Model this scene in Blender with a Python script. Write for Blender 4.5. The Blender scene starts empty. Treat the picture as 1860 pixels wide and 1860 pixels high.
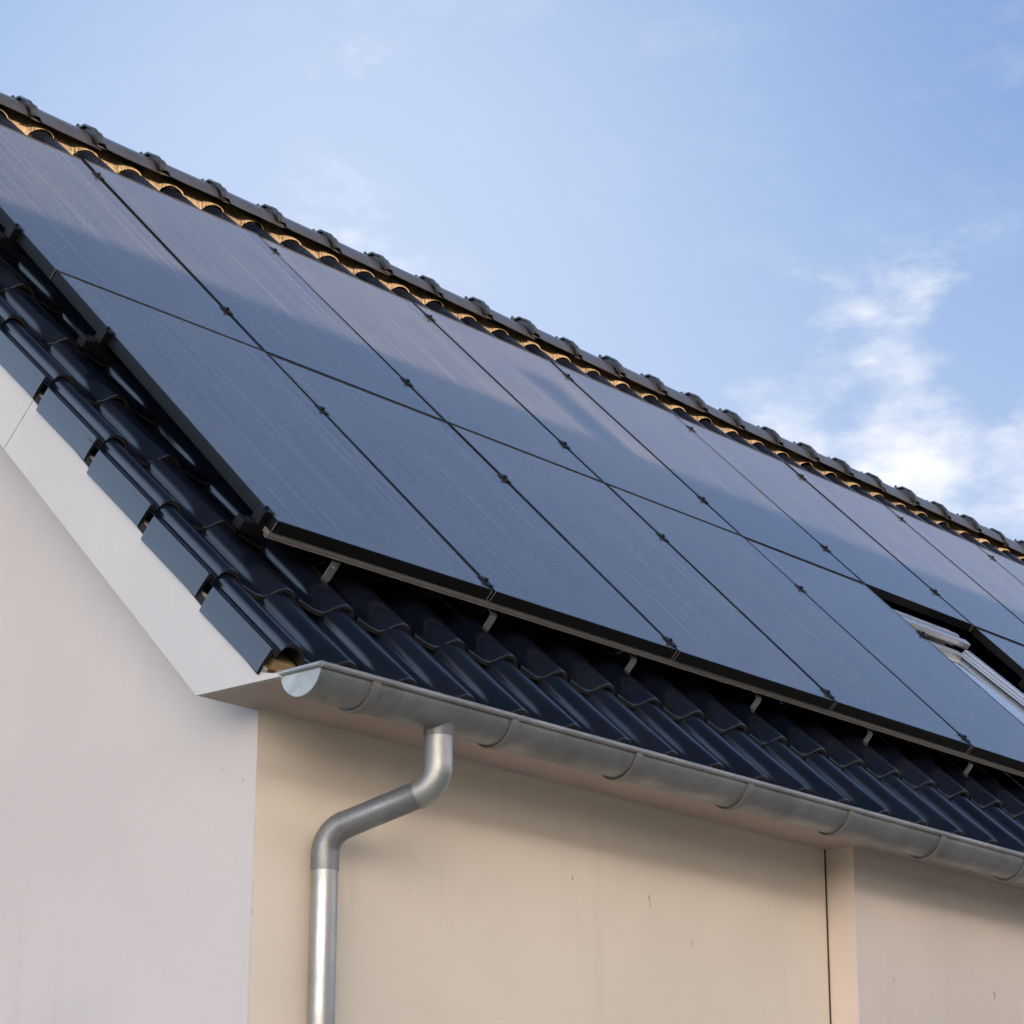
import bpy, math, random
import numpy as np
from mathutils import Matrix, Vector
random.seed(7)
rng = np.random.default_rng(7)
S = bpy.context.scene
COL = S.collection

# ------------------------------------------------------------ camera
Rm = [[0.6538277694834698, -0.7566344370740299, 0.0036846282729004476],
      [0.23523880437706768, 0.1986428573620268, -0.9514219464219374],
      [0.7191466837628406, 0.622932856615965, 0.30786799668092846]]
CAM = (-5.163598998780005, -5.415173559889658, -2.3800700151517877)
cam_data = bpy.data.cameras.new('camera')
cam = bpy.data.objects.new('camera', cam_data)
COL.objects.link(cam)
m = Matrix.Identity(4)
for i in range(3):
    m[i][0] = Rm[0][i]; m[i][1] = -Rm[1][i]; m[i][2] = -Rm[2][i]; m[i][3] = CAM[i]
cam.matrix_world = m
cam_data.sensor_width = 36.0
cam_data.lens = 91.04
cam_data.clip_start = 0.1
cam_data.clip_end = 4000
S.camera = cam

# ------------------------------------------------------------ sun, sky, exposure
SUN_EL, SUN_AZ = math.radians(9.0), math.radians(5.0)   # azimuth measured from -Y towards +X
sdir = Vector((math.sin(SUN_AZ)*math.cos(SUN_EL), -math.cos(SUN_AZ)*math.cos(SUN_EL), math.sin(SUN_EL)))
sun_d = bpy.data.lights.new('sun', 'SUN')
sun_d.energy = 5.0
sun_d.angle = math.radians(0.3)
sun_d.color = (1.0, 0.79, 0.56)
sun = bpy.data.objects.new('sun', sun_d)
COL.objects.link(sun)
sun.rotation_euler = sdir.to_track_quat('Z', 'Y').to_euler()
sun.location = (5, -30, 20)

S.view_settings.view_transform = 'Standard'
S.view_settings.look = 'None'
S.view_settings.gamma = 1
S.view_settings.use_curve_mapping = False
S.view_settings.exposure = 0.95
S.render.resolution_x = 1024; S.render.resolution_y = 1024
S.render.engine = 'CYCLES'

world = bpy.data.worlds.new('World')
S.world = world
world.use_nodes = True
wn = world.node_tree
wn.nodes.clear()
def N(nt, t, **kw):
    n = nt.nodes.new(t)
    for k, v in kw.items():
        if k.startswith('i_'):
            n.inputs[k[2:].replace('_', ' ')].default_value = v
        else:
            setattr(n, k, v)
    return n
def mathn(nt, op, a, b=None, c=None, clamp=False):
    n = nt.nodes.new('ShaderNodeMath'); n.operation = op; n.use_clamp = clamp
    for i, x in enumerate((a, b, c)):
        if x is None: continue
        if isinstance(x, (int, float)): n.inputs[i].default_value = x
        else: nt.links.new(x, n.inputs[i])
    return n.outputs[0]
def mixc(nt, f, a, b, blend='MIX'):
    n = nt.nodes.new('ShaderNodeMix'); n.data_type = 'RGBA'; n.blend_type = blend
    for s, x in ((n.inputs[0], f), (n.inputs[6], a), (n.inputs[7], b)):
        if isinstance(x, (int, float)): s.default_value = x
        elif isinstance(x, (tuple, list)): s.default_value = (*x[:3], 1)
        else: nt.links.new(x, s)
    return n.outputs[2]
def mapr(nt, v, a, b, c=0.0, d=1.0, smooth=True):
    n = nt.nodes.new('ShaderNodeMapRange')
    if smooth: n.interpolation_type = 'SMOOTHSTEP'
    nt.links.new(v, n.inputs[0])
    for i, x in enumerate((a, b, c, d)): n.inputs[i+1].default_value = x
    return n.outputs[0]
sky = N(wn, 'ShaderNodeTexSky', sky_type='NISHITA', sun_disc=False)
sky.sun_elevation = SUN_EL
sky.sun_rotation = math.atan2(sdir.x, sdir.y)
sky.air_density = 1.2; sky.dust_density = 0.6; sky.ozone_density = 2.2
tc = N(wn, 'ShaderNodeTexCoord')
D = tc.outputs['Generated']
sepd = N(wn, 'ShaderNodeSeparateXYZ'); wn.links.new(D, sepd.inputs[0])
noi = N(wn, 'ShaderNodeTexNoise', i_Scale=13.0, i_Detail=7.0, i_Roughness=0.55)
mp = N(wn, 'ShaderNodeMapping'); mp.inputs['Scale'].default_value = (1, 1, 2.0)
wn.links.new(D, mp.inputs[0]); wn.links.new(mp.outputs[0], noi.inputs['Vector'])
noi2 = N(wn, 'ShaderNodeTexNoise', i_Scale=38.0, i_Detail=6.0, i_Roughness=0.6)
wn.links.new(mp.outputs[0], noi2.inputs['Vector'])
nn = mathn(wn, 'ADD', mathn(wn, 'MULTIPLY', noi.outputs[0], 0.6), mathn(wn, 'MULTIPLY', noi2.outputs[0], 0.4))
# cloud banks: direction, angular radius, weight
banks = [((0.804, 0.500, 0.318), 0.055, 0.98), ((0.777, 0.537, 0.325), 0.045, 0.85),
         ((0.833, 0.460, 0.295), 0.070, 0.85), ((0.788, 0.500, 0.357), 0.050, 0.66),
         ((0.792, 0.478, 0.376), 0.030, 0.50), ((0.634, 0.645, 0.426), 0.055, 0.62)]
acc = None
for c, rad, wgt in banks:
    v = Vector(c).normalized()
    dt = N(wn, 'ShaderNodeVectorMath', operation='DISTANCE')
    nrm = N(wn, 'ShaderNodeVectorMath', operation='NORMALIZE'); wn.links.new(D, nrm.inputs[0])
    wn.links.new(nrm.outputs[0], dt.inputs[0]); dt.inputs[1].default_value = v
    g = mathn(wn, 'MULTIPLY', mapr(wn, dt.outputs['Value'], 0.0, rad*1.35, 1.0, 0.0), wgt)
    acc = g if acc is None else mathn(wn, 'MAXIMUM', acc, g)
cl = mapr(wn, mathn(wn, 'ADD', acc, mathn(wn, 'MULTIPLY', mathn(wn, 'SUBTRACT', nn, 0.5), 2.9)), 0.34, 1.35)
cl = mathn(wn, 'ADD', cl, mathn(wn, 'MULTIPLY', mapr(wn, nn, 0.48, 0.75), 0.15), clamp=True)
# haze near the horizon, thinning upwards
skyc0 = None
hz = mapr(wn, sepd.outputs[2], 0.10, 0.50, 0.85, 0.0)
skyc = mixc(wn, 1.0, sky.outputs[0], (0.98, 0.92, 1.06), 'MULTIPLY')
skyc = mixc(wn, 0.65, skyc, (0.86, 1.42, 2.60))
skyc = mixc(wn, mapr(wn, sepd.outputs[2], 0.68, 0.90, 0.0, 0.88), skyc, (0.10, 0.14, 0.26))   # deep zenith
hazed = mixc(wn, hz, skyc, (2.55, 2.85, 3.55))
veil_d = N(wn, 'ShaderNodeVectorMath', operation='DISTANCE'); wn.links.new(D, veil_d.inputs[0])
veil_d.inputs[1].default_value = Vector((0.64, 0.64, 0.42)).normalized()
hazed = mixc(wn, mapr(wn, veil_d.outputs['Value'], 0.0, 0.30, 0.60, 0.0), hazed, (2.6, 2.95, 3.6))
# added unseen bright patch on the sun's side of the sky, fills the walls
sd = N(wn, 'ShaderNodeVectorMath', operation='DOT_PRODUCT'); wn.links.new(D, sd.inputs[0])
sd.inputs[1].default_value = Vector((-0.42, -0.90, 0.12)).normalized()
veil = mathn(wn, 'MULTIPLY', mapr(wn, sd.outputs['Value'], 0.04, 0.6, 0.0, 1.0), mapr(wn, nn, 0.25, 0.60, 0.6, 1.0))
veil = mathn(wn, 'MULTIPLY', veil, mapr(wn, sepd.outputs[2], 0.12, 0.50, 1.0, 0.0))
veil = mathn(wn, 'MULTIPLY', veil, mapr(wn, sepd.outputs[2], -0.02, 0.05))
hazed = mixc(wn, veil, hazed, (34.0, 30.0, 26.5))
# brighter blue-white sky low in the north west
nw = N(wn, 'ShaderNodeVectorMath', operation='DOT_PRODUCT'); wn.links.new(D, nw.inputs[0])
nw.inputs[1].default_value = Vector((-0.75, 0.60, 0.28)).normalized()
hazed = mixc(wn, mapr(wn, nw.outputs['Value'], 0.60, 0.95, 0.0, 1.0), hazed, (4.5, 6.0, 8.5))
cloudc = mixc(wn, cl, hazed, (3.45, 3.5, 3.75))
bg = N(wn, 'ShaderNodeBackground'); bg.inputs['Strength'].default_value = 0.15
wn.links.new(cloudc, bg.inputs['Color'])
wo = N(wn, 'ShaderNodeOutputWorld'); wn.links.new(bg.outputs[0], wo.inputs[0])

# ------------------------------------------------------------ frames of reference
TH = 0.7860006981646063
ct, st = math.cos(TH), math.sin(TH)
L = 1.61332
def W(u, v, w):            # u along the eave, v up the slope, w off the roof
    return (u, v*ct - w*st, v*st + w*ct)
ROOFROT = (TH, 0, 0)

# ------------------------------------------------------------ materials
MATS = {}
def mat(name, base, rough=0.5, metal=0.0, spec=0.5, coat=0.0, coat_rough=0.05, ior=1.5):
    mt = bpy.data.materials.new(name); mt.use_nodes = True
    nt = mt.node_tree; b = nt.nodes['Principled BSDF']
    b.inputs['Base Color'].default_value = (*base, 1)
    b.inputs['Roughness'].default_value = rough
    b.inputs['Metallic'].default_value = metal
    b.inputs['IOR'].default_value = ior
    b.inputs['Specular IOR Level'].default_value = spec
    b.inputs['Coat Weight'].default_value = coat
    b.inputs['Coat Roughness'].default_value = coat_rough
    MATS[name] = mt
    return mt, nt, b
def texco(nt, out='Object'):
    t = nt.nodes.new('ShaderNodeTexCoord'); return t.outputs[out]
def noise(nt, vec, scale, detail=5, rough=0.6, vscale=None):
    if vscale:
        mpn = nt.nodes.new('ShaderNodeMapping'); mpn.inputs['Scale'].default_value = vscale
        nt.links.new(vec, mpn.inputs[0]); vec = mpn.outputs[0]
    n = nt.nodes.new('ShaderNodeTexNoise')
    n.inputs['Scale'].default_value = scale; n.inputs['Detail'].default_value = detail
    n.inputs['Roughness'].default_value = rough
    nt.links.new(vec, n.inputs['Vector']); return n.outputs[0]
def bump(nt, b, h, strength, dist):
    n = nt.nodes.new('ShaderNodeBump'); n.inputs['Strength'].default_value = strength
    n.inputs['Distance'].default_value = dist
    nt.links.new(h, n.inputs['Height']); nt.links.new(n.outputs[0], b.inputs['Normal'])

# glazed roof tile
mt, nt, b = mat('glazed_tile', (0.010, 0.013, 0.022), 0.2, spec=0.5, ior=1.62)
co = texco(nt)
n1 = noise(nt, co, 3.0, 6)
n2 = noise(nt, co, 90.0, 2)
n3 = noise(nt, co, 34.0, 3, vscale=(1, 1, 1))
spk = mapr(nt, n2, 0.84, 0.87)
nt.links.new(mixc(nt, mathn(nt, 'MULTIPLY', spk, 0.5), mixc(nt, mapr(nt, n1, 0.35, 0.75, 0.0, 1.0), (0.0030, 0.0045, 0.0095), (0.0060, 0.0075, 0.0125)), (0.22, 0.21, 0.19)), b.inputs['Base Color'])
geo = nt.nodes.new('ShaderNodeNewGeometry')
nt.links.new(mathn(nt, 'ADD', mapr(nt, n1, 0.3, 0.7, 0.15, 0.23), mathn(nt, 'MULTIPLY', geo.outputs['Random Per Island'], 0.07)), b.inputs['Roughness'])
bump(nt, b, n3, 0.07, 0.003)
# bare clay edge of the tiles (thin fired edge)
mat('tile_edge', (0.030, 0.026, 0.024), 0.45)
mat('underlay', (0.006, 0.006, 0.007), 0.9)
mt, nt, b = mat('ridge_tile_glaze', (0.022, 0.023, 0.029), 0.30, spec=0.5)
n1 = noise(nt, texco(nt), 25.0, 4)
nt.links.new(mapr(nt, n1, 0.3, 0.7, 0.24, 0.40), b.inputs['Roughness'])
bump(nt, b, n1, 0.08, 0.003)
mat('ridge_clip_metal', (0.012, 0.014, 0.016), 0.35, spec=0.5)

# solar glass over thin film cells
mt, nt, b = mat('solar_glass', (0.02, 0.03, 0.06), 0.09, spec=0.5, ior=1.80)
co = texco(nt)
sp = nt.nodes.new('ShaderNodeSeparateXYZ'); nt.links.new(co, sp.inputs[0])
u = sp.outputs[0]
w1 = nt.nodes.new('ShaderNodeTexWave'); w1.wave_type = 'BANDS'; w1.bands_direction = 'X'
w1.inputs['Scale'].default_value = 1.0/0.0165*0.3142; w1.inputs['Distortion'].default_value = 0.0
nt.links.new(co, w1.inputs['Vector'])
stripe = mapr(nt, w1.outputs['Fac'], 0.80, 1.0)
streak = noise(nt, co, 1.0, 2, 0.7, (70.0, 0.5, 1.0))
dust = noise(nt, co, 2.2, 6, 0.6)
fine = noise(nt, co, 38.0, 2, 0.5, (1.0, 0.35, 1.0))
f1 = mathn(nt, 'ADD', mathn(nt, 'MULTIPLY', stripe, 0.45), mathn(nt, 'MULTIPLY', mapr(nt, streak, 0.45, 0.75), 0.55), clamp=True)
c1 = mixc(nt, f1, (0.034, 0.035, 0.046), (0.170, 0.155, 0.158))
c2 = mixc(nt, mapr(nt, dust, 0.35, 0.7, 0.0, 0.45), c1, (0.090, 0.084, 0.080))
oi = nt.nodes.new('ShaderNodeObjectInfo')
c2 = mixc(nt, 1.0, c2, mixc(nt, oi.outputs['Random'], (0.80, 0.84, 0.90), (1.18, 1.15, 1.10)), 'MULTIPLY')
c3 = mixc(nt, mapr(nt, fine, 0.83, 0.85), c2, (0.4, 0.4, 0.4))
nt.links.new(c3, b.inputs['Base Color'])
nt.links.new(mapr(nt, dust, 0.3, 0.7, 0.10, 0.14), b.inputs['Roughness'])
mat('black_anodised', (0.006, 0.006, 0.0065), 0.42, spec=0.16)
mat('mitre_line', (0.42, 0.37, 0.32), 0.45, metal=0.3)
mat('lit_lip', (0.10, 0.09, 0.08), 0.5)
mat('frame_side', (0.013, 0.012, 0.011), 0.5, spec=0.35)
mat('bare_aluminium', (0.42, 0.40, 0.38), 0.38, metal=0.9)
mt, nt, b = mat('rail_metal', (0.30, 0.26, 0.23), 0.42, metal=0.5)
mat('stainless', (0.45, 0.42, 0.38), 0.4, metal=0.85)

# zinc of gutter and pipes
def zinc(name, base, dark, rough, metal=0.55):
    mt, nt, b = mat(name, base, rough, metal=metal)
    co = texco(nt)
    a = noise(nt, co, 5.0, 7, 0.65)
    s = noise(nt, co, 1.0, 5, 0.65, (60.0, 6.0, 6.0))
    f = noise(nt, co, 240.0, 3, 0.7)
    c = mixc(nt, mapr(nt, a, 0.3, 0.72), base, dark)
    c = mixc(nt, mapr(nt, s, 0.60, 0.78, 0.0, 0.35), c, tuple(min(1, x*1.7) for x in base))
    c = mixc(nt, mapr(nt, f, 0.35, 0.7, 0.0, 0.18), c, (0.6, 0.58, 0.55))
    nt.links.new(c, b.inputs['Base Color'])
    nt.links.new(mapr(nt, a, 0.3, 0.7, rough-0.06, rough+0.14), b.inputs['Roughness'])
    bump(nt, b, a, 0.12, 0.006)
    return mt
zinc('zinc', (0.235, 0.242, 0.240), (0.14, 0.145, 0.145), 0.38)
zinc('zinc_bead', (0.34, 0.33, 0.32), (0.22, 0.215, 0.21), 0.45)
zinc('zinc_pipe', (0.44, 0.44, 0.42), (0.32, 0.32, 0.31), 0.38, 0.8)
zinc('zinc_cap', (0.42, 0.45, 0.455), (0.24, 0.27, 0.28), 0.6, 0.1)
mat('bracket_metal', (0.185, 0.172, 0.160), 0.45, metal=0.3)

# render and painted boards
def plaster(name, base, grain=0.12):
    mt, nt, b = mat(name, base, 0.85, spec=0.25)
    co = texco(nt)
    a = noise(nt, co, 1.3, 6, 0.6)
    g = noise(nt, co, 260.0, 3, 0.6)
    sp1 = noise(nt, co, 17.0, 3, 0.5, (1, 1, 0.45))
    st_ = noise(nt, co, 1.0, 5, 0.6, (9.0, 9.0, 0.8))
    dark = tuple(x*0.86 for x in base)
    c = mixc(nt, mapr(nt, a, 0.3, 0.7, 0.0, 0.6), base, dark)
    c = mixc(nt, mapr(nt, g, 0.35, 0.70, 0.0, 0.25), c, tuple(x*0.80 for x in base))
    c = mixc(nt, mapr(nt, st_, 0.55, 0.8, 0.0, 0.30), c, tuple(x*0.78 for x in base))
    c = mixc(nt, mapr(nt, sp1, 0.735, 0.765, 0.0, 0.75), c, tuple(x*0.42 for x in base))
    nt.links.new(c, b.inputs['Base Color'])
    gg = mathn(nt, 'ADD', g, mathn(nt, 'MULTIPLY', noise(nt, co, 70.0, 4, 0.6), 0.8))
    bump(nt, b, gg, grain*2.0, 0.003)
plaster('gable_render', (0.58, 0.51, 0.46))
plaster('side_render', (0.87, 0.745, 0.60))  # warm bounce light on the side wall is mixed into this cream tone
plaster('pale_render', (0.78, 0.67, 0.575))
plaster('board_paint', (0.56, 0.52, 0.49), 0.02)
plaster('soffit_paint', (0.52, 0.42, 0.37), 0.02)
mat('joint_dark', (0.05, 0.045, 0.04), 0.9)
mt, nt, b = mat('comb_plastic', (0.34, 0.20, 0.095), 0.55)
nt.links.new(mixc(nt, mapr(nt, noise(nt, texco(nt), 30.0, 4), 0.3, 0.7), (0.30, 0.215, 0.13), (0.13, 0.09, 0.05)), b.inputs['Base Color'])
mat('raw_wood', (0.36, 0.25, 0.13), 0.8)
mat('window_cladding', (0.50, 0.50, 0.52), 0.28, metal=0.7)
mat('window_dark', (0.02, 0.02, 0.022), 0.4)
mat('window_glass', (0.50, 0.52, 0.55), 0.02, metal=0.55, ior=1.6)
mat('neighbour_render', (0.62, 0.55, 0.45), 0.9)
mat('neighbour_roof', (0.16, 0.07, 0.045), 0.7)
mat('dark_glass', (0.02, 0.025, 0.03), 0.08)
mat('chimney_brick', (0.28, 0.12, 0.08), 0.85)
mt, nt, b = mat('grass', (0.06, 0.10, 0.03), 0.95)
nt.links.new(mixc(nt, noise(nt, texco(nt), 0.8, 6), (0.05, 0.085, 0.025), (0.09, 0.12, 0.04)), b.inputs['Base Color'])
mt, nt, b = mat('paving', (0.42, 0.37, 0.31), 0.9)
nt.links.new(mixc(nt, noise(nt, texco(nt), 2.0, 6), (0.56, 0.48, 0.38), (0.46, 0.40, 0.33)), b.inputs['Base Color'])

# ------------------------------------------------------------ object helpers
def new_mesh(name, verts, faces, mats, smooth=False, midx=None):
    me = bpy.data.meshes.new(name)
    me.from_pydata([tuple(v) for v in verts], [], [tuple(f) for f in faces])
    for k in (mats if isinstance(mats, (list, tuple)) else [mats]): me.materials.append(MATS[k])
    if midx is not None: me.polygons.foreach_set('material_index', list(midx))
    if smooth is True: me.polygons.foreach_set('use_smooth', [True]*len(me.polygons))
    elif smooth is not False: me.polygons.foreach_set('use_smooth', list(smooth))
    me.update()
    return me
def link(name, me, parent=None, loc=(0, 0, 0), rot=(0, 0, 0)):
    o = bpy.data.objects.new(name, me); COL.objects.link(o)
    o.location = loc; o.rotation_euler = rot
    if parent: o.parent = parent
    return o
def thing(name, label, cat, loc=(0, 0, 0), rot=(0, 0, 0), group=None):
    o = bpy.data.objects.new(name, None); COL.objects.link(o)
    o.empty_display_size = 0.1
    o.location = loc; o.rotation_euler = rot
    tag(o, label, cat, group); return o
def tag(o, label=None, cat=None, group=None, kind=None):
    for k, v in (('label', label), ('category', cat), ('group', group), ('kind', kind)):
        if v: o[k] = v
class MB:
    """collects geometry, then links it as one mesh object"""
    def __init__(s): s.v = []; s.f = []; s.s = []; s.m = []
    def add(s, verts, faces, smooth=False, mi=0):
        o = len(s.v); s.v += [tuple(x) for x in verts]
        s.f += [tuple(i+o for i in f) for f in faces]; s.s += [smooth]*len(faces); s.m += [mi]*len(faces)
    def box(s, a, b, fr=None, mi=0):
        x0, y0, z0 = a; x1, y1, z1 = b
        vs = [(x, y, z) for z in (z0, z1) for y in (y0, y1) for x in (x0, x1)]
        if fr: vs = [fr(*p) for p in vs]
        s.add(vs, [(0, 2, 3, 1), (4, 5, 7, 6), (0, 1, 5, 4), (2, 6, 7, 3), (0, 4, 6, 2), (1, 3, 7, 5)], False, mi)
    def bbox(s, a, b, r=0.002, fr=None, mi=0):
        """box with chamfered edges"""
        lo = [min(a[i], b[i]) for i in range(3)]; hi = [max(a[i], b[i]) for i in range(3)]
        r = min([r]+[(hi[i]-lo[i])*0.45 for i in range(3)])
        import bmesh
        bm = bmesh.new()
        vs = [bm.verts.new((x, y, z)) for z in (lo[2], hi[2]) for y in (lo[1], hi[1]) for x in (lo[0], hi[0])]
        for f in ((0, 2, 3, 1), (4, 5, 7, 6), (0, 1, 5, 4), (2, 6, 7, 3), (0, 4, 6, 2), (1, 3, 7, 5)):
            bm.faces.new([vs[i] for i in f])
        bmesh.ops.bevel(bm, geom=list(bm.edges), offset=r, segments=2, profile=0.5, affect='EDGES')
        bm.verts.index_update()
        vv = [tuple(v.co) for v in bm.verts]
        if fr: vv = [fr(*p) for p in vv]
        s.add(vv, [[v.index for v in f.verts] for f in bm.faces], False, mi); bm.free()
    def sweep(s, prof, path_fn, n, closed=False, smooth=True, mi=0, caps=False):
        """prof: list of 2d points; path_fn(i, p) -> 3d"""
        k = len(prof); vs = []; fs = []
        for i in range(n):
            for p in prof: vs.append(path_fn(i, p))
        kk = k if closed else k-1
        for i in range(n-1):
            for j in range(kk):
                a = i*k+j; b2 = i*k+(j+1) % k
                fs.append((a, b2, b2+k, a+k))
        s.add(vs, fs, smooth, mi)
        if caps and closed:
            s.add(vs[:k], [tuple(range(k))[::-1]], False, mi); s.add(vs[-k:], [tuple(range(k))], False, mi)
    def tube(s, pts, r, seg=20, mi=0, caps=True):
        pts = [Vector(p) for p in pts]; n = len(pts)
        T = [(pts[min(i+1, n-1)]-pts[max(i-1, 0)]).normalized() for i in range(n)]
        ref = Vector((1, 0, 0)) if abs(T[0].x) < 0.9 else Vector((0, 0, 1))
        nv = (ref - T[0]*ref.dot(T[0])).normalized(); vs = []
        rr = r if isinstance(r, (list, tuple)) else [r]*n
        for i in range(n):
            nv = (nv - T[i]*nv.dot(T[i])).normalized(); bv = T[i].cross(nv)
            for j in range(seg):
                a = 2*math.pi*j/seg
                vs.append(pts[i] + (nv*math.cos(a)+bv*math.sin(a))*rr[i])
        fs = [(i*seg+j, i*seg+(j+1) % seg, (i+1)*seg+(j+1) % seg, (i+1)*seg+j) for i in range(n-1) for j in range(seg)]
        s.add(vs, fs, True, mi)
        if caps:
            s.add(vs[:seg], [tuple(range(seg))[::-1]], False, mi); s.add(vs[-seg:], [tuple(range(seg))], False, mi)
    def mesh(s, name, mats): return new_mesh(name, s.v, s.f, mats, s.s, s.m)
    def build(s, name, mats, parent=None, loc=(0, 0, 0), rot=(0, 0, 0), world=True):
        if parent is not None and world and parent.rotation_euler.x == 0:
            d = Vector((0, 0, 0)); p = parent
            while p: d += p.location; p = p.parent
            s.v = [(a-d.x, b-d.y, c-d.z) for a, b, c in s.v]
        return link(name, s.mesh(name, mats), parent, loc, rot)

# ------------------------------------------------------------ ground
GZ = -4.25
g = MB(); g.add([(-1500, -1500, GZ), (1500, -1500, GZ), (1500, 1500, GZ), (-1500, 1500, GZ)], [(0, 1, 2, 3)])
o = g.build('ground', 'grass'); tag(o, kind='structure')
g = MB(); g.box((-9, -6.6, GZ-0.1), (22, -0.05, GZ+0.03))
o = g.build('pavement', 'paving'); tag(o, kind='structure')

# ------------------------------------------------------------ the house
U0, U1 = -0.29, 13.6            # extent of the roof along the eave
YR, ZRC = 2.99, 2.832           # ridge line
ZS = -0.595                     # soffit
XW = -0.056                     # gable wall
YW = -0.012                     # side wall
house = thing('house', 'pale rendered house with a steep dark glazed tile roof and white gable boards', 'house', (4, 3, GZ))
YB = 2*YR                       # back of the roof
# gable wall and side wall with slightly irregular arris
def zroof(y, w):                # height of a plane at depth w below the panels, on the front slope
    return (y + w*st)/ct*st + w*ct if False else ((y + w*st)/ct)*st + w*ct
bw = MB()
nz = 60
zb = np.linspace(GZ, ZS+0.02, nz)
arr = [(XW + 0.0018*math.sin(i*2.3)*rng.random(), YW, z) for i, z in enumerate(zb)]
arr[-1] = (XW-0.004, YW-0.002, zb[-1])
# gable: fan polygon
outline = arr + [(XW, YR, zroof(YR, -0.30)), (XW, YB-YW, ZS+0.02), (XW, YB-YW, GZ)]
outline.insert(len(arr), (XW, YW+0.001, zroof(YW+0.001, -0.30)))
bw.add(outline, [tuple(range(len(outline)))[::-1]])
bw.build('gable_wall', 'gable_render', house)
sw = MB()
XP = 2.87                       # projecting wall begins here
vs = []; fs = []
for i, a in enumerate(arr): vs += [a, (XP, YW, a[2])]
for i in range(nz-1): fs.append((2*i, 2*i+1, 2*i+3, 2*i+2))
sw.add(vs, fs)
sw.build('side_wall', 'side_render', house)
pj_ = MB(); pj_.box((XP, YW-0.125, GZ), (U1-0.3, 0.4, ZS+0.02)); pj_.build('projecting_wall', 'pale_render', house)
bk = MB(); bk.box((XW, YB-YW-0.2, GZ), (U1-0.3, YB-YW, ZS+0.02)); bk.box((U1-0.5, 0.1, GZ), (U1-0.302, YB-0.1, ZS+0.02))
bk.build('back_wall', 'side_render', house)
jt = MB(); jt.box((XP-0.006, YW-0.004, GZ), (XP-0.0005, YW+0.01, ZS)); jt.build('wall_joint', 'joint_dark', house)

# eaves box: soffit, fascia, barge boards
sf = MB(); sf.box((-0.262, -0.318, ZS), (U1, YW+0.02, ZS+0.018)); sf.build('soffit', 'soffit_paint', house)
fa = MB(); fa.bbox((-0.262, -0.332, ZS-0.004), (U1, -0.3185, -0.572), 0.002); fa.build('fascia_board', 'board_paint', house)
# barge boards: outer plane x=-0.29; lower edge w=-.424
def barge(v0, v1, name):
    k = MB()
    wl, wt = -0.4235, -0.205
    if v0 < 0:       # lower end cut level with the soffit
        # polygon in the (v, w) plane
        def P(v, w): return W(0, v, w)
        A = (None, 0.0045, ZS-0.002)
        pts = [W(0, (ZS-0.002 - wl*ct)/st, wl), (0, -0.335, ZS-0.002), (0, -0.333, -0.588), W(0, -0.585, -0.222), W(0, -0.585, wt), W(0, v1, wt), W(0, v1, wl)]
    else:
        pts = [W(0, v0, wl), W(0, v0, wt), W(0, v1, wt), W(0, v1, wl)]
    n = len(pts)
    a = [(-0.29, p[1], p[2]) for p in pts]; c = [(-0.266, p[1], p[2]) for p in pts]
    k.add(a+c, [tuple(range(n))] + [tuple(range(2*n-1, n-1, -1))] + [(i, i+n, (i+1) % n+n, (i+1) % n) for i in range(n)])
    return k.build(name, 'board_paint', house)
VJ = 0.948
barge(-0.5, VJ-0.0018, 'barge_board'); barge(VJ+0.0018, 4.03, 'barge_board')
rs = MB(); rs.box((-0.2655, -0.30, -0.36), (XW+0.01, 4.0, -0.345), W); rs.build('rake_soffit', 'board_paint', house)

# roof deck (dark underlay) front and back
dk = MB(); dk.box((-0.262, -0.55, -0.24), (U1, 4.0, -0.215), W)
dk.build('underlay', 'underlay', house)
br = MB()
zr = ZRC-0.045
br.add([(U0, YR, zr), (U1, YR, zr), (U1, YB+0.33, ZS+0.05), (U0, YB+0.33, ZS+0.05),
        (U0, YR, zr-0.1), (U1, YR, zr-0.1), (U1, YB+0.33, ZS-0.05), (U0, YB+0.33, ZS-0.05)],
       [(0, 1, 2, 3), (7, 6, 5, 4), (0, 3, 7, 4), (1, 5, 6, 2), (3, 2, 6, 7)])
br.build('back_roof', 'glazed_tile', house)

# ------------------------------------------------------------ tiles
PU, PV = 0.2560, 0.3825
WC = -0.120                     # crest at the lower edge of a tile
UC0 = 0.010                     # u of a crest
V0 = -0.571                     # lower edge of the eaves course
RISE, THK = 0.021, 0.013
def pch(xs, ys):
    xs = np.array(xs, float); ys = np.array(ys, float); h = np.diff(xs); dl = np.diff(ys)/h
    mm = np.zeros(len(xs)); mm[0] = dl[0]; mm[-1] = dl[-1]
    for i in range(1, len(xs)-1):
        mm[i] = 0 if dl[i-1]*dl[i] <= 0 else 2*dl[i-1]*dl[i]/(dl[i-1]+dl[i])
    def f(x):
        x = np.asarray(x, float); i = np.clip(np.searchsorted(xs, x)-1, 0, len(xs)-2)
        t = (x-xs[i])/h[i]
        return ((2*t**3-3*t**2+1)*ys[i]+(t**3-2*t**2+t)*h[i]*mm[i]+(-2*t**3+3*t**2)*ys[i+1]+(t**3-t**2)*h[i]*mm[i+1])
    return f
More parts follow.
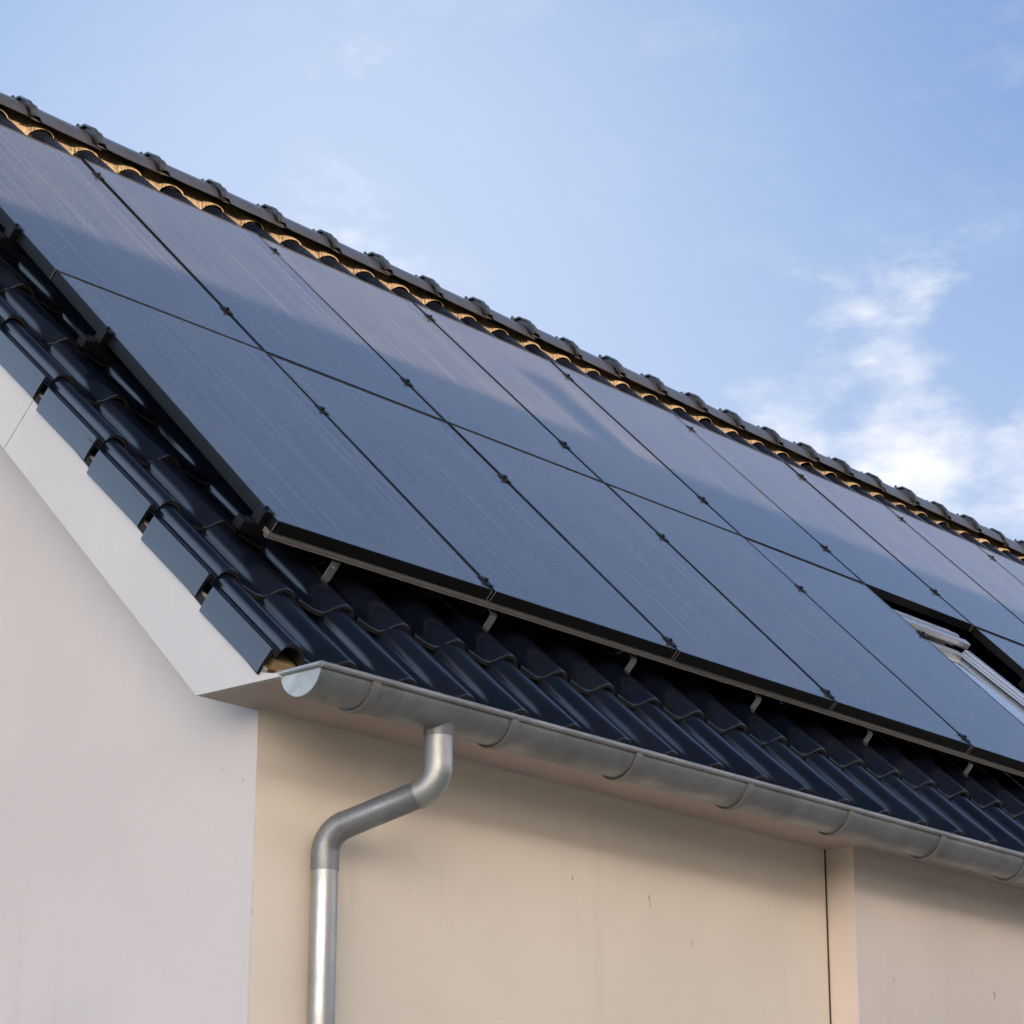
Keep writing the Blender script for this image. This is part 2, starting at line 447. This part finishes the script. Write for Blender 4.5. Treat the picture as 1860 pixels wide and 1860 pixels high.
# x measured in tile widths, crest at .70
low = pch([-0.02, 0.10, 0.25, 0.40, 0.50, 0.60, 0.70, 0.80, 0.90, 0.97, 1.02], [-0.027, -0.033, -0.042, -0.047, -0.037, -0.012, 0, -0.004, -0.020, -0.040, -0.052])
def ell(x):
    return -0.058 + 0.058*math.sqrt(max(0.0, 1-((x-0.70)/(0.265 if x < 0.7 else 0.30))**2))
_mx = [0.445, 0.46, 0.48, 0.51, 0.55, 0.60, 0.65, 0.70, 0.76, 0.82, 0.87, 0.91, 0.94, 0.965]
mid = pch([-0.02, 0.08, 0.20, 0.32, 0.40, 0.432] + _mx + [1.0, 1.02], [-0.055, -0.060, -0.061, -0.060, -0.056, -0.050] + [max(ell(x), -0.046 + (x-0.445)*0.3) if x < 0.5 else ell(x) for x in _mx] + [-0.056, -0.060])
XS = np.concatenate([np.linspace(-0.02, 0.38, 8), [0.41, 0.432, 0.445, 0.46, 0.48, 0.51], np.linspace(0.55, 0.88, 10), [0.91, 0.94, 0.965, 1.0, 1.02]])
SS = np.array([0.0, 0.004, 0.012, 0.028, 0.05, 0.08, 0.115, 0.16, 0.25, PV+0.03])
def tile_h(x, s):
    t = np.clip((s-0.012)/0.125, 0, 1); t = t*t*(3-2*t)
    h = low(x)*(1-t) + mid(x)*t
    h = h - 0.004*(1-np.clip(s/0.012, 0, 1))**2      # rounded nose
    return h + RISE*(-np.minimum(s, PV+0.03)/PV)
def tile_arrays(du=0.0, dv=0.0, dw=0.0, xs=XS, slope=0.0, ss=SS):
    """returns verts in roof coordinates relative to (crest u, lower v)"""
    nx, ns = len(xs), len(ss); vs = []; fs = []; sm = []; mi = []
    Hc = None
    for s in ss:
        h = tile_h(xs, np.full(nx, s))
        for x, hh in zip(xs, h): vs.append(((x-0.70)*PU+du, s+dv, WC+hh+dw+slope*s))
    for i in range(ns-1):
        for j in range(nx-1):
            a = i*nx+j; fs.append((a, a+1, a+1+nx, a+nx)); sm.append(True); mi.append(0)
    # front edge: drops by the thickness, then runs back underneath
    o = len(vs); h0 = tile_h(xs, np.zeros(nx))
    for x, hh in zip(xs, h0): vs.append(((x-0.70)*PU+du, dv+0.0015, WC+hh+dw-0.003))
    for x, hh in zip(xs, h0): vs.append(((x-0.70)*PU+du, dv+0.003, WC+hh+dw-THK))
    for x, hh in zip(xs, h0): vs.append(((x-0.70)*PU+du, dv+0.10, WC+hh+dw-THK-0.006))
    for j in range(nx-1):
        fs.append((j+1, j, o+j, o+j+1)); sm.append(True); mi.append(0)
        fs.append((o+j+1, o+j, o+nx+j, o+nx+j+1)); sm.append(False); mi.append(1)
        fs.append((o+nx+j+1, o+nx+j, o+2*nx+j, o+2*nx+j+1)); sm.append(False); mi.append(1)
    # side skirt at the right edge of the roll
    o2 = len(vs)
    for i, s in enumerate(ss):
        hh = tile_h(xs[-1:], np.array([s]))[0]
        vs.append(((xs[-1]-0.70)*PU+du-0.002, s+dv, WC+hh+dw-THK*0.8+slope*s))
    for i in range(ns-1):
        fs.append((i*nx+nx-1, o2+i, o2+i+1, (i+1)*nx+nx-1)); sm.append(False); mi.append(1)
    return vs, fs, sm, mi
fld = MB()
NROW = 12
SKY_U, SKY_V = (5.06, 5.84), (0.36, 1.50)
for r in range(NROW):
    kmax = 52 
    for k in range(0, kmax):
        uc = UC0 + k*PU; v = V0 + r*PV
        if SKY_U[0] < uc < SKY_U[1]-0.05 and SKY_V[0] < v+0.2 < SKY_V[1]: continue
        hidden = 2 <= r <= 8 and uc > 0.35 and not (4.8 < uc < 6.3 and r < 6)
        xs = XS[::3] if hidden else XS
        ss = SS[[0, 4, 9]] if hidden else SS
        vs, fs, sm, mi = tile_arrays(rng.normal(0, .0012), rng.normal(0, .0016), rng.normal(0, .0010), xs=xs, slope=rng.normal(0, .004), ss=ss)
        if r == NROW-1: vs = [(a, min(b_, 0.33), c) for a, b_, c in vs]
        o = len(fld.v)
        fld.v += [W(a+uc, b_+v, c) for a, b_, c in vs]
        fld.f += [tuple(i+o for i in f) for f in fs]; fld.s += sm; fld.m += mi
roof = fld.build('roof_tiles', ['glazed_tile', 'tile_edge'], house)

# verge tiles, each a part of its own
def verge_mesh():
    k = MB()
    # roll: same as a field tile from x=.42; flat strip and flange to the left
    ucv = -0.256
    XF = -0.311
    xr = np.concatenate([np.linspace(0.50, 1.02, 17)])
    xleft = (XF - ucv)/PU + 0.70
    def hv(s):
        base = RISE*(-min(s, PV+0.03)/PV) - 0.004*(1-min(s/0.012, 1))**2
        strip = -0.023
        pts = [(xleft, strip-0.0025), (xleft+0.008, strip-0.0006), (xleft+0.025, strip), (xleft+0.085, strip-0.002), (xleft+0.10, strip-0.009), (xleft+0.115, strip-0.011)]
        x0, x1 = xleft+0.13, 1.02; xc = 0.735
        xx = [x0 + (xc-x0)*(1-math.cos(t)) for t in np.linspace(0, math.pi/2, 12)] + [xc + (x1-xc)*math.sin(t) for t in np.linspace(0.12, math.pi/2, 13)]
        for x in xx:
            if x <= xc: pts.append((x, -0.034 + 0.044*math.sqrt(max(0, 1-((xc-x)/(xc-x0))**2))))
            else: pts.append((x, -0.056 + 0.066*math.sqrt(max(0, 1-((x-xc)/(x1-xc+0.004))**2))))
        return [(x, h+base) for x, h in pts]
    ss = list(SS); n = None; vs = []
    for s in ss:
        p = hv(s); n = len(p)
        vs += [((x-0.70)*PU, s, WC+h) for x, h in p]
    fs = [(i*n+j, i*n+j+1, (i+1)*n+j+1, (i+1)*n+j) for i in range(len(ss)-1) for j in range(n-1)]
    k.add(vs, fs, True, 0)
    p = hv(0)
    a = [((x-0.70)*PU, 0, WC+h) for x, h in p]; b_ = [((x-0.70)*PU, 0.0015, WC+h-0.003) for x, h in p]
    c = [((x-0.70)*PU, 0.003, WC+h-THK) for x, h in p]; d = [((x-0.70)*PU, 0.11, WC+h-THK-0.006) for x, h in p]
    k.add(a+b_, [(j+1, j, n+j, n+j+1) for j in range(n-1)], True, 0)
    k.add(b_+c, [(j+1, j, n+j, n+j+1) for j in range(n-1)], False, 1)
    k.add(c+d, [(j+1, j, n+j, n+j+1) for j in range(n-1)], False, 1)
    # flange
    xl = (xleft-0.70)*PU; top = WC-0.0255; s1 = PV-0.040
    fl = [(xl, 0.0, top), (xl, s1, top-RISE*s1/PV), (xl, s1, -0.237-RISE*s1/PV+0.006), (xl, 0.006, -0.231)]
    t = 0.012
    nw_ = 8; gv = []
    for q in range(nw_+1):
        f_ = q/nw_; xo = 0.0055*f_**3 + 0.0012*(1-f_)**6
        for (p0, p1) in (((fl[0], fl[3])), ((fl[1], fl[2]))):
            gv.append((xl+xo, p0[1]+(p1[1]-p0[1])*f_, p0[2]+(p1[2]-p0[2])*f_))
    k.add(gv, [(2*q, 2*q+1, 2*q+3, 2*q+2)[::-1] for q in range(nw_)], True, 0)
    fr_ = [(x+t, y, z) for x, y, z in fl]
    fl2 = [gv[0], gv[1], gv[-1], gv[-2]]
    k.add(fl2+fr_, [(4, 5, 6, 7), (0, 4, 7, 3), (1, 2, 6, 5), (2, 3, 7, 6)], False, 2)
    return k, ucv
vk, ucv = verge_mesh()
vme = vk.mesh('verge_tile', ['glazed_tile', 'tile_edge', 'underlay'])
hl = house.location
for r in range(NROW):
    p = Vector(W(ucv + rng.normal(0, .0012), V0-0.026 + r*PV + rng.normal(0, .002), 0.009+rng.normal(0, .0008))) - hl
    link('verge_tile', vme, house, p, ROOFROT)
# dark strip added for the black shade in the gaps of the verge flanges
vb = MB(); vb.box((-0.298, -0.59, -0.228), (-0.2905, 4.0, -0.205), W)
vb.build('verge_gap_shade', 'underlay', house)
# timber seen under the first verge roll
tb = MB()
tb.box((-0.262, -0.585, -0.205), (-0.17, -0.50, -0.180), W)
tb.box((-0.275, -0.575, -0.230), (-0.235, -0.49, -0.200), W)
tb.box((-0.235, -0.60, -0.222), (-0.05, -0.575, -0.196), W)
tb.build('eaves_batten', 'raw_wood', house)

# ridge ventilation comb hanging from under the ridge tiles
cb = MB()
pit = 0.012
nu = int((U1+0.3)/pit*2)
VC = 3.972
top = []; midp = []; bot = []
for i in range(nu):
    uu = -0.29 + i*pit/2
    x = ((uu-UC0)/PU + 0.70) % 1.0
    s = (VC - V0) % PV
    hm = float(mid(x)) - RISE*s/PV + WC
    zz = 0.003 if i % 2 else -0.003
    jig = 0.004*math.sin(uu*7.3+math.sin(uu*3.1)*2)+0.003*math.sin(uu*19.7)
    pb = W(uu, VC-0.004+zz+jig, hm+0.003+max(0, jig))
    yt = 2.985
    pt = (uu, 2.955+zz, 2.775)
    bot.append(pb); top.append(pt)
    midp.append(tuple(0.5*(a+b_) + (0, -0.010, -0.002)[q] for q, (a, b_) in enumerate(zip(pb, pt))))
    
vs = top+midp+bot
fs = [(q*nu+i, q*nu+i+1, (q+1)*nu+i+1, (q+1)*nu+i) for q in range(2) for i in range(nu-1)]
cb.add(vs, fs, False, 0)
cb.build('ridge_comb', 'comb_plastic', house)

# ridge tiles with their clips
rk = MB()
half = [(-0.128, -0.104), (-0.124, -0.088), (-0.112, -0.062), (-0.098, -0.040), (-0.090, -0.034), (-0.062, -0.012), (-0.052, -0.004), (-0.045, -0.003), (-0.022, 0.0), (0, 0.002)]
prof = half + [(-a, b_) for a, b_ in half[-2::-1]]
PR = 0.3735
def ring(x, g_, dz=0.0): return [(x, a*g_, b_*(1+(g_-1)*0.15 if b_ < 0 else 1)+dz+(g_-1)*0.08) for a, b_ in prof]
stations = [(0.0, 1.09, 0.002), (0.004, 1.12, 0.005), (0.036, 1.12, 0.005), (0.046, 1.07, 0.002), (0.060, 1.015, 0), (PR*0.5, 1.0, -0.001), (PR+0.03, 0.985, -0.002)]
n = len(prof); vs = []
for x, g_, dz in stations: vs += ring(x, g_, dz)
rk.add(vs, [(i*n+j, (i+1)*n+j, (i+1)*n+j+1, i*n+j+1) for i in range(len(stations)-1) for j in range(n-1)], True, 0)
inner = [(0.0, a*1.09*0.88, b_-0.012 if b_ > -0.07 else b_) for a, b_ in prof]
rk.add(ring(0.0, 1.09, 0.002)+inner, [(j, j+1, n+j+1, n+j) for j in range(n-1)], False, 1)
inner2 = [(0.09, p[1], p[2]) for p in inner]
rk.add(inner+inner2, [(j, j+1, n+j+1, n+j) for j in range(n-1)], False, 1)
# lower edge thickness on the visible side
for sgn in (0, n-1):
    e = [ring(x, g_, dz)[sgn] for x, g_, dz in stations]
    e2 = [(p[0], p[1]*0.93, p[2]+0.001) for p in e]
    e3 = [(p[0], p[1]*0.93, p[2]+0.03) for p in e]
    m_ = len(e)
    rk.add(e+e2, [(j, j+1, m_+j+1, m_+j) for j in range(m_-1)], False, 1)
rme = rk.mesh('ridge_tile', ['ridge_tile_glaze', 'tile_edge'])
ck = MB()
ck.sweep([(-0.014, 0.0), (0.012, 0.0), (0.012, 0.009), (-0.014, 0.009)],
         lambda i, p: (p[0]-0.004, prof[i][0]*(1.11+p[1]*4), prof[i][1]*1.01+0.011+p[1]+(0.004 if i % 3 == 1 else 0)), len(prof), closed=True, smooth=False, caps=True)
ck.tube([(-0.014, 0.0, 0.014), (-0.014, 0.0, 0.032), (-0.014, 0, 0.036)], [0.008, 0.0085, 0.005], 12)
cme = ck.mesh('ridge_clip', 'ridge_clip_metal')
x = 1.93 - PR*6
while x < U1:
    rt = link('ridge_tile', rme, house, Vector((x+rng.normal(0, .0035), YR+rng.normal(0, .003), ZRC+rng.normal(0, .002)))-hl, (rng.normal(0, .02), rng.normal(0, .006), rng.normal(0, .008)))
    link('ridge_clip', cme, rt)
    x += PR

# roof window in the gap of the array
def RW(mb, a, b_, r=0.004, mi=0): mb.bbox(a, b_, r, W, mi)
def WT(u, v, w): return W(u, v, w + (1.40-v)*0.045)      # the sash stands slightly open at the bottom
k = MB(); RW(k, (5.08, 0.36, -0.23), (5.755, 1.46, -0.135)); wf = k.build('roof_window', 'window_dark', house)
k = MB()
RW(k, (5.08, 1.40, -0.070), (5.755, 1.448, -0.034), 0.007); RW(k, (5.08, 1.476, -0.10), (5.745, 1.508, -0.038), 0.005)
RW(k, (5.08, 1.515, -0.13), (5.735, 1.548, -0.048), 0.005)
k.build('hood', 'window_cladding', wf)
k = MB()
for a, b_, r in (((5.690, 0.36, -0.13), (5.735, 1.38, -0.060), 0.008), ((5.655, 0.36, -0.13), (5.686, 1.36, -0.072), 0.006), ((5.622, 0.38, -0.13), (5.650, 1.345, -0.082), 0.006),
                ((5.09, 0.36, -0.13), (5.135, 1.38, -0.060), 0.008), ((5.14, 0.38, -0.13), (5.19, 1.36, -0.080), 0.006),
                ((5.195, 1.315, -0.13), (5.620, 1.36, -0.076), 0.006), ((5.195, 0.38, -0.13), (5.620, 0.43, -0.078), 0.006)):
    k.bbox(a, b_, r, WT)
k.build('sash', 'window_cladding', wf)
k = MB(); k.bbox((5.613, 0.42, -0.12), (5.621, 1.312, -0.088), 0.001, WT); k.build('seal', 'window_dark', wf)
k = MB(); k.box((5.191, 0.431, -0.112), (5.6125, 1.314, -0.098), WT); k.build('pane', 'window_glass', wf)
k = MB()
RW(k, (5.757, 0.30, -0.19), (5.84, 1.60, -0.150), 0.004); RW(k, (5.0, 1.561, -0.18), (5.84, 1.66, -0.145), 0.004)
k.build('flashing', 'window_dark', wf)

# ------------------------------------------------------------ solar panels
GAP = 0.013
def panel_meshes():
    wx, wy, t, lip = 1.0-GAP, L-0.014, 0.040, 0.0055
    f = MB()
    for a, b_ in (((0, 0, -t), (wx, lip, 0)), ((0, wy-lip, -t), (wx, wy, 0))): f.box(a, b_)
    for a, b_ in (((0, lip, -t), (lip, wy-lip, 0)), ((wx-lip, lip, -t), (wx, wy-lip, 0))): f.box(a, b_)
    f.box((0.02, 0.02, -t+0.002), (wx-0.02, wy-0.02, -t+0.005))
    g_ = MB(); g_.box((lip, lip, -0.008), (wx-lip, wy-lip, -0.0012))
    f.box((0.0, -0.0006, -t+0.001), (0.0018, -0.0001, -0.001), None, 1)  # pale mitre line at each front corner of the frame
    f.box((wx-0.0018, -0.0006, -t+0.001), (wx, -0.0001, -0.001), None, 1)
    f.box((0.001, wy-0.0030, 0.0002), (wx-0.001, wy-0.0004, 0.0010), None, 2)  # lighter strip: sunlit top edge of the frame put into colour
    return f.mesh('frame', ['black_anodised', 'mitre_line', 'lit_lip']), g_.mesh('glass', 'solar_glass')
fme, gme = panel_meshes()
PG = 'solar panels in two rows on the tile roof'
def plabel(row, c):
    if row == 0:
        return {0: 'black solar panel at the lower left corner of the array, above gutter end and downpipe',
                1: 'black lower-row solar panel second from the lower left corner of the array',
                2: 'black lower-row solar panel midway between the lower left corner and the roof window',
                3: 'black lower-row solar panel with one panel between it and the roof window',
                4: 'black lower-row solar panel directly left of the roof window',
                6: 'black lower-row solar panel directly right of the roof window',
                }.get(c, 'black lower-row solar panel far right, number %d beyond the roof window' % (c-5))
    return {0: 'black upper-row solar panel at the left end, cut off by the photo edge',
            1: 'black upper-row solar panel second from the left end, half sunlit',
            2: 'black upper-row solar panel left of the one with the chimney shadow',
            3: 'black upper-row solar panel crossed by the narrow chimney shadow',
            4: 'black upper-row solar panel right of the one with the chimney shadow',
            5: 'black upper-row solar panel directly above the roof window',
            6: 'black upper-row solar panel just right of the one above the roof window',
            7: 'black upper-row solar panel second to the right of the one above the roof window',
            8: 'black upper-row solar panel by the right photo edge, third from the one above the window',
            9: 'black upper-row solar panel farthest right, mostly cut off by the photo edge'}.get(c)
for row in (0, 1):
    for c in range(10):
        if row == 0 and c == 5: continue
        if row == 0 and c > 6: continue
        p = W(c + GAP/2 + rng.normal(0, .0006), row*L + rng.normal(0, .0008), rng.normal(0, .0004))
        e = thing('solar_panel', plabel(row, c), 'solar panel', p, (TH + rng.normal(0, .0009), rng.normal(0, .0009), 0), PG)
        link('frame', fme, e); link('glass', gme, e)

# ------------------------------------------------------------ mounting rails
def clamp_mesh():
    k = MB()
    k.bbox((-0.005, -0.028, -0.03), (0.005, 0.028, 0.001), 0.001)
    k.bbox((-0.017, -0.030, 0.0015), (0.017, 0.030, 0.0050), 0.0012)
    k.tube([(0, 0, 0.004), (0, 0, 0.014)], 0.0065, 6)
    return k.mesh('clamp', 'black_anodised')
cl_me = clamp_mesh()
ek = MB()
ek.bbox((-0.030, -0.022, -0.046), (-0.001, 0.022, 0.0015), 0.002)
ek.bbox((-0.030, -0.022, 0.0016), (0.013, 0.022, 0.0050), 0.0012)
ek.tube([(-0.014, 0, 0.004), (-0.014, 0, 0.014)], 0.0065, 6)
end_me = ek.mesh('end_clamp', 'black_anodised')
hook_me = None
def hook_mesh():
    k = MB()
    # flat steel strip: rises from under the tile, bends over to the rail
    path = [(0.03, -0.0835), (-0.012, -0.0840), (-0.024, -0.087), (-0.032, -0.096), (-0.034, -0.110), (-0.034, -0.200)]
    n = len(path); th_ = 0.006
    vs = []
    for i, (v, w) in enumerate(path):
        a = Vector(path[min(i+1, n-1)]) - Vector(path[max(i-1, 0)]); a.normalize()
        nx_ = Vector((-a.y, a.x))
        for s_, q in ((-0.015, 0.5), (0.015, 0.5), (0.015, -0.5), (-0.015, -0.5)):
            vs.append((s_, v+nx_.x*th_*q, w+nx_.y*th_*q))
    fs = [(i*4+j, i*4+(j+1) % 4, (i+1)*4+(j+1) % 4, (i+1)*4+j) for i in range(n-1) for j in range(4)]
    k.add(vs, fs); k.add(vs[:4], [(0, 1, 2, 3)]); k.add(vs[-4:], [(3, 2, 1, 0)])
    return k.mesh('roof_hook', 'stainless')
hook_me = hook_mesh()
bk_ = MB()      # perforated plate hook at the first position
bk_.bbox((-0.017, -0.036, -0.150), (0.017, -0.030, -0.078), 0.001); bk_.tube([(0, -0.036, -0.100), (0, -0.045, -0.100)], 0.007, 6)
bk_.bbox((-0.017, -0.0295, -0.156), (0.017, 0.06, -0.1505), 0.001)
plate_me = bk_.mesh('roof_hook', 'stainless')
RL = {0.056: 'mounting rail along the bottom edge of the solar panels, showing steel roof hooks',
      1.175: 'mounting rail under the upper half of the lower panel row',
      1.92: 'mounting rail under the lower part of the upper panel row',
      3.06: 'mounting rail near the sunlit top edge of the panels'}
for v, lab in RL.items():
    e = thing('mounting_rail', lab, 'mounting rail', W(0, v, 0), ROOFROT, 'mounting rails of the solar array')
    k = MB()
    segs = [(-0.045, 9.95)] if v != 1.175 and v != 0.056 else [(-0.045, 5.02), (5.985, 7.0)]
    for a, b_ in segs:
        k.bbox((a, -0.020, -0.080), (b_, 0.020, -0.042), 0.002, None, 1)
        if v == 0.056:
            k.bbox((a+(0.05 if a < 0 else 0), -0.052, -0.058), (b_, -0.021, -0.0415), 0.0015)
            k.bbox((a+(0.05 if a < 0 else 0), -0.052, -0.0655), (b_, -0.034, -0.0600), 0.001)
    k.build('rail', ['rail_metal', 'black_anodised'], e, world=False)
    link('end_clamp', end_me, e, (GAP/2-0.001, 0, 0))
    k = MB(); k.bbox((-0.078, -0.022, -0.082), (-0.0455, 0.022, -0.046), 0.003); k.build('end_cap', 'black_anodised', e, world=False)
    for c in range(1, 10):
        if v < 1.5 and c > 6: continue
        if v < 1.5 and c in (6,):
            continue
        link('clamp', cl_me, e, (c, 0, 0))
    if v == 0.056:
        for i in range(7):
            uh = 0.335 + 0.7564*i
            h = link('roof_hook', plate_me if i == 0 else hook_me, e, (uh, 0.0, 0.0))
            if i == 0: h['label'] = 'perforated plate hook with a bolt'

# ------------------------------------------------------------ gutter
gut = thing('rain_gutter', 'half-round grey zinc gutter with a rolled front edge along the eaves', 'gutter', (-0.27, -0.405, -0.583))
GX0, GX1, GY, GZr, GR = -0.272, 13.7, -0.405, -0.583, 0.0775
FALL = 0.0
def gp(x, a, r): return (x, GY - r*math.cos(a), GZr - r*math.sin(a))
k = MB(); xsn = [GX0] + list(np.arange(0.4, GX1, 0.4)) + [GX1]
angs = np.linspace(0.02, math.pi-0.02, 25)
wob = [rng.normal(0, 0.0006) for _ in xsn]
k.sweep([(a, GR) for a in angs], lambda i, p: gp(xsn[i], p[0], p[1]+wob[i]), len(xsn))
k.sweep([(a, GR-0.003) for a in angs[::-1]], lambda i, p: gp(xsn[i], p[0], p[1]+wob[i]), len(xsn))
k.build('trough', 'zinc', gut)
k = MB()
k.tube([(GX0-0.004, GY-GR-0.005, GZr+0.001), (3, GY-GR-0.005, GZr+0.001), (GX1, GY-GR-0.005, GZr+0.001)], 0.0092, 16)
k.build('rolled_edge', 'zinc_bead', gut)
k = MB()   # cap rim across the end, from the front corner to the back
k.tube([(GX0-0.004, GY-GR-0.005, GZr+0.001), (GX0-0.004, GY, GZr), (GX0-0.006, GY+GR+0.022, GZr-0.002)], [0.0092, 0.0085, 0.0075], 14)
k.build('end_rim', 'zinc_bead', gut)
k = MB()
ec = [gp(GX0-0.002, a, GR+0.0006) for a in np.linspace(0, math.pi, 33)]
e2 = [(x+0.004, y, z) for x, y, z in ec]; n = len(ec)
k.add(ec+e2, [tuple(range(n)), tuple(range(2*n-1, n-1, -1))] + [(i, n+i, n+i+1, i+1) for i in range(n-1)])
k.build('end_cap', 'zinc_cap', gut)
# brackets
for i in range(23):
    xb = -0.052 + 0.598*i
    k = MB()
    a2 = np.linspace(-0.02, math.pi*0.98, 25)
    k.sweep([(-0.015, 0.0008), (0.015, 0.0008), (0.015, 0.0075), (-0.015, 0.0075)],
            lambda q, p: gp(xb+p[0], a2[q], GR+p[1]), len(a2), closed=True, smooth=False, caps=True)
    k.build('gutter_bracket', 'bracket_metal', gut)
# seam in the rolled edge
for xx in (0.20, 1.9):
    k = MB(); k.tube([(xx, GY-GR-0.005, GZr+0.001), (xx+0.004, GY-GR-0.005, GZr+0.001)], 0.0100, 16); k.build('edge_seam', 'zinc_bead', gut)

# ------------------------------------------------------------ downpipe
dp = thing('downpipe', 'shiny zinc downpipe bending from the gutter back to the wall', 'downpipe', (0.295, -0.405, -0.65))
def fillet(pts, rad, seg=10):
    pts = [Vector(p) for p in pts]; out = [[pts[0]]]
    for i in range(1, len(pts)-1):
        a = (pts[i-1]-pts[i]).normalized(); b_ = (pts[i+1]-pts[i]).normalized()
        ang = a.angle(b_); d = rad/math.tan(ang/2)
        p0 = pts[i]+a*d; p1 = pts[i]+b_*d
        c = pts[i] + (a+b_).normalized()*(rad/math.sin(ang/2))
        arc = []
        v0 = p0-c; v1 = p1-c; th_ = v0.angle(v1)
        for j in range(seg+1):
            t = j/seg
            arc.append(c + (v0*math.sin((1-t)*th_)+v1*math.sin(t*th_))/math.sin(th_))
        out.append(arc)
    out.append([pts[-1]])
    return out
A0 = (0.297, -0.405, -0.64); A1 = (0.297, -0.405, -0.822); A2 = (0.178, -0.068, -0.935); A3 = (0.178, -0.068, GZ)
seg = fillet([A0, A1, A2, A3], 0.085, 12)
r1, r2 = 0.0430, 0.0405
k = MB(); k.tube([A0] + seg[1], r1, 28); k.build('upper_elbow', 'zinc_pipe', dp)
dv_ = (seg[2][0]-seg[1][-1]); 
k = MB(); k.tube([seg[1][-1]-dv_*0.06, seg[2][0]+dv_*0.02], r2, 28); k.build('offset_pipe', 'zinc', dp)
k = MB(); k.tube([seg[2][0]-dv_*0.02] + seg[2] + [seg[2][-1]+Vector((0, 0, -0.05))], r2*1.035, 28); k.build('lower_elbow', 'zinc', dp)
k = MB(); k.tube([seg[2][-1]+Vector((0, 0, -0.03)), A3], r2*0.985, 28); k.build('pipe', 'zinc_pipe', dp)
k = MB(); k.tube([seg[1][-1]-dv_*0.003, seg[1][-1]+dv_*0.012], r1*1.03, 28); k.build('collar', 'zinc_pipe', dp)
k = MB()
k.tube([(0.297, -0.405, -0.612), (0.297, -0.405, -0.655), (0.297, -0.405, -0.675)], [0.060, 0.046, 0.0445], 28); k.build('outlet', 'zinc', dp)

# ------------------------------------------------------------ neighbour house behind the camera: throws the long shadow
te = math.tan(SUN_EL)/math.cos(SUN_AZ)
NY = -19.0
VS = 2.20
ys, zs = VS*ct, VS*st
NZ = zs + (ys-NY)*te
nh = thing('neighbour_house', 'plain rendered house with a gabled roof across the yard behind the camera', 'house', (4, NY, GZ))
k = MB(); hw = 3.0; ez = NZ - hw*0.9
k.box((-11, NY-hw+0.4, GZ), (24, NY+hw-0.4, ez)); k.build('wall', 'neighbour_render', nh)
k = MB()
pr = [(NY-hw, ez-0.05), (NY, NZ), (NY+hw, ez-0.05), (NY+hw, ez-0.25), (NY, NZ-0.2), (NY-hw, ez-0.25)]
vs = [(x, a, b_) for x in (-11.4, 24.4) for a, b_ in pr]
k.add(vs, [(0, 1, 7, 6), (1, 2, 8, 7), (2, 3, 9, 8), (3, 4, 10, 9), (4, 5, 11, 10), (5, 0, 6, 11), (5, 4, 3, 2, 1, 0), (6, 7, 8, 9, 10, 11)])
k.build('roof', 'neighbour_roof', nh)
xc = 3.6 + (2.5*ct-NY)*math.tan(SUN_AZ)
zc = 2.82*st + (2.82*ct-NY)*te
k = MB(); k.bbox((xc-0.12, NY-0.2, NZ-0.6), (xc+0.12, NY+0.2, zc-0.05), 0.01); k.bbox((xc-0.135, NY-0.22, zc-0.049), (xc+0.135, NY+0.22, zc), 0.01)
k.build('chimney', 'chimney_brick', nh)
for x0 in range(-9, 22, 4):
    for z0 in (GZ+1.0, GZ+3.8):
        k = MB(); k.box((x0, NY+hw-0.42, z0), (x0+1.3, NY+hw-0.37, z0+1.4)); w_ = k.build('window', 'board_paint', nh)
        k = MB(); k.box((x0+0.08, NY+hw-0.38, z0+0.08), (x0+1.22, NY+hw-0.36, z0+1.32)); k.build('pane', 'dark_glass', w_)
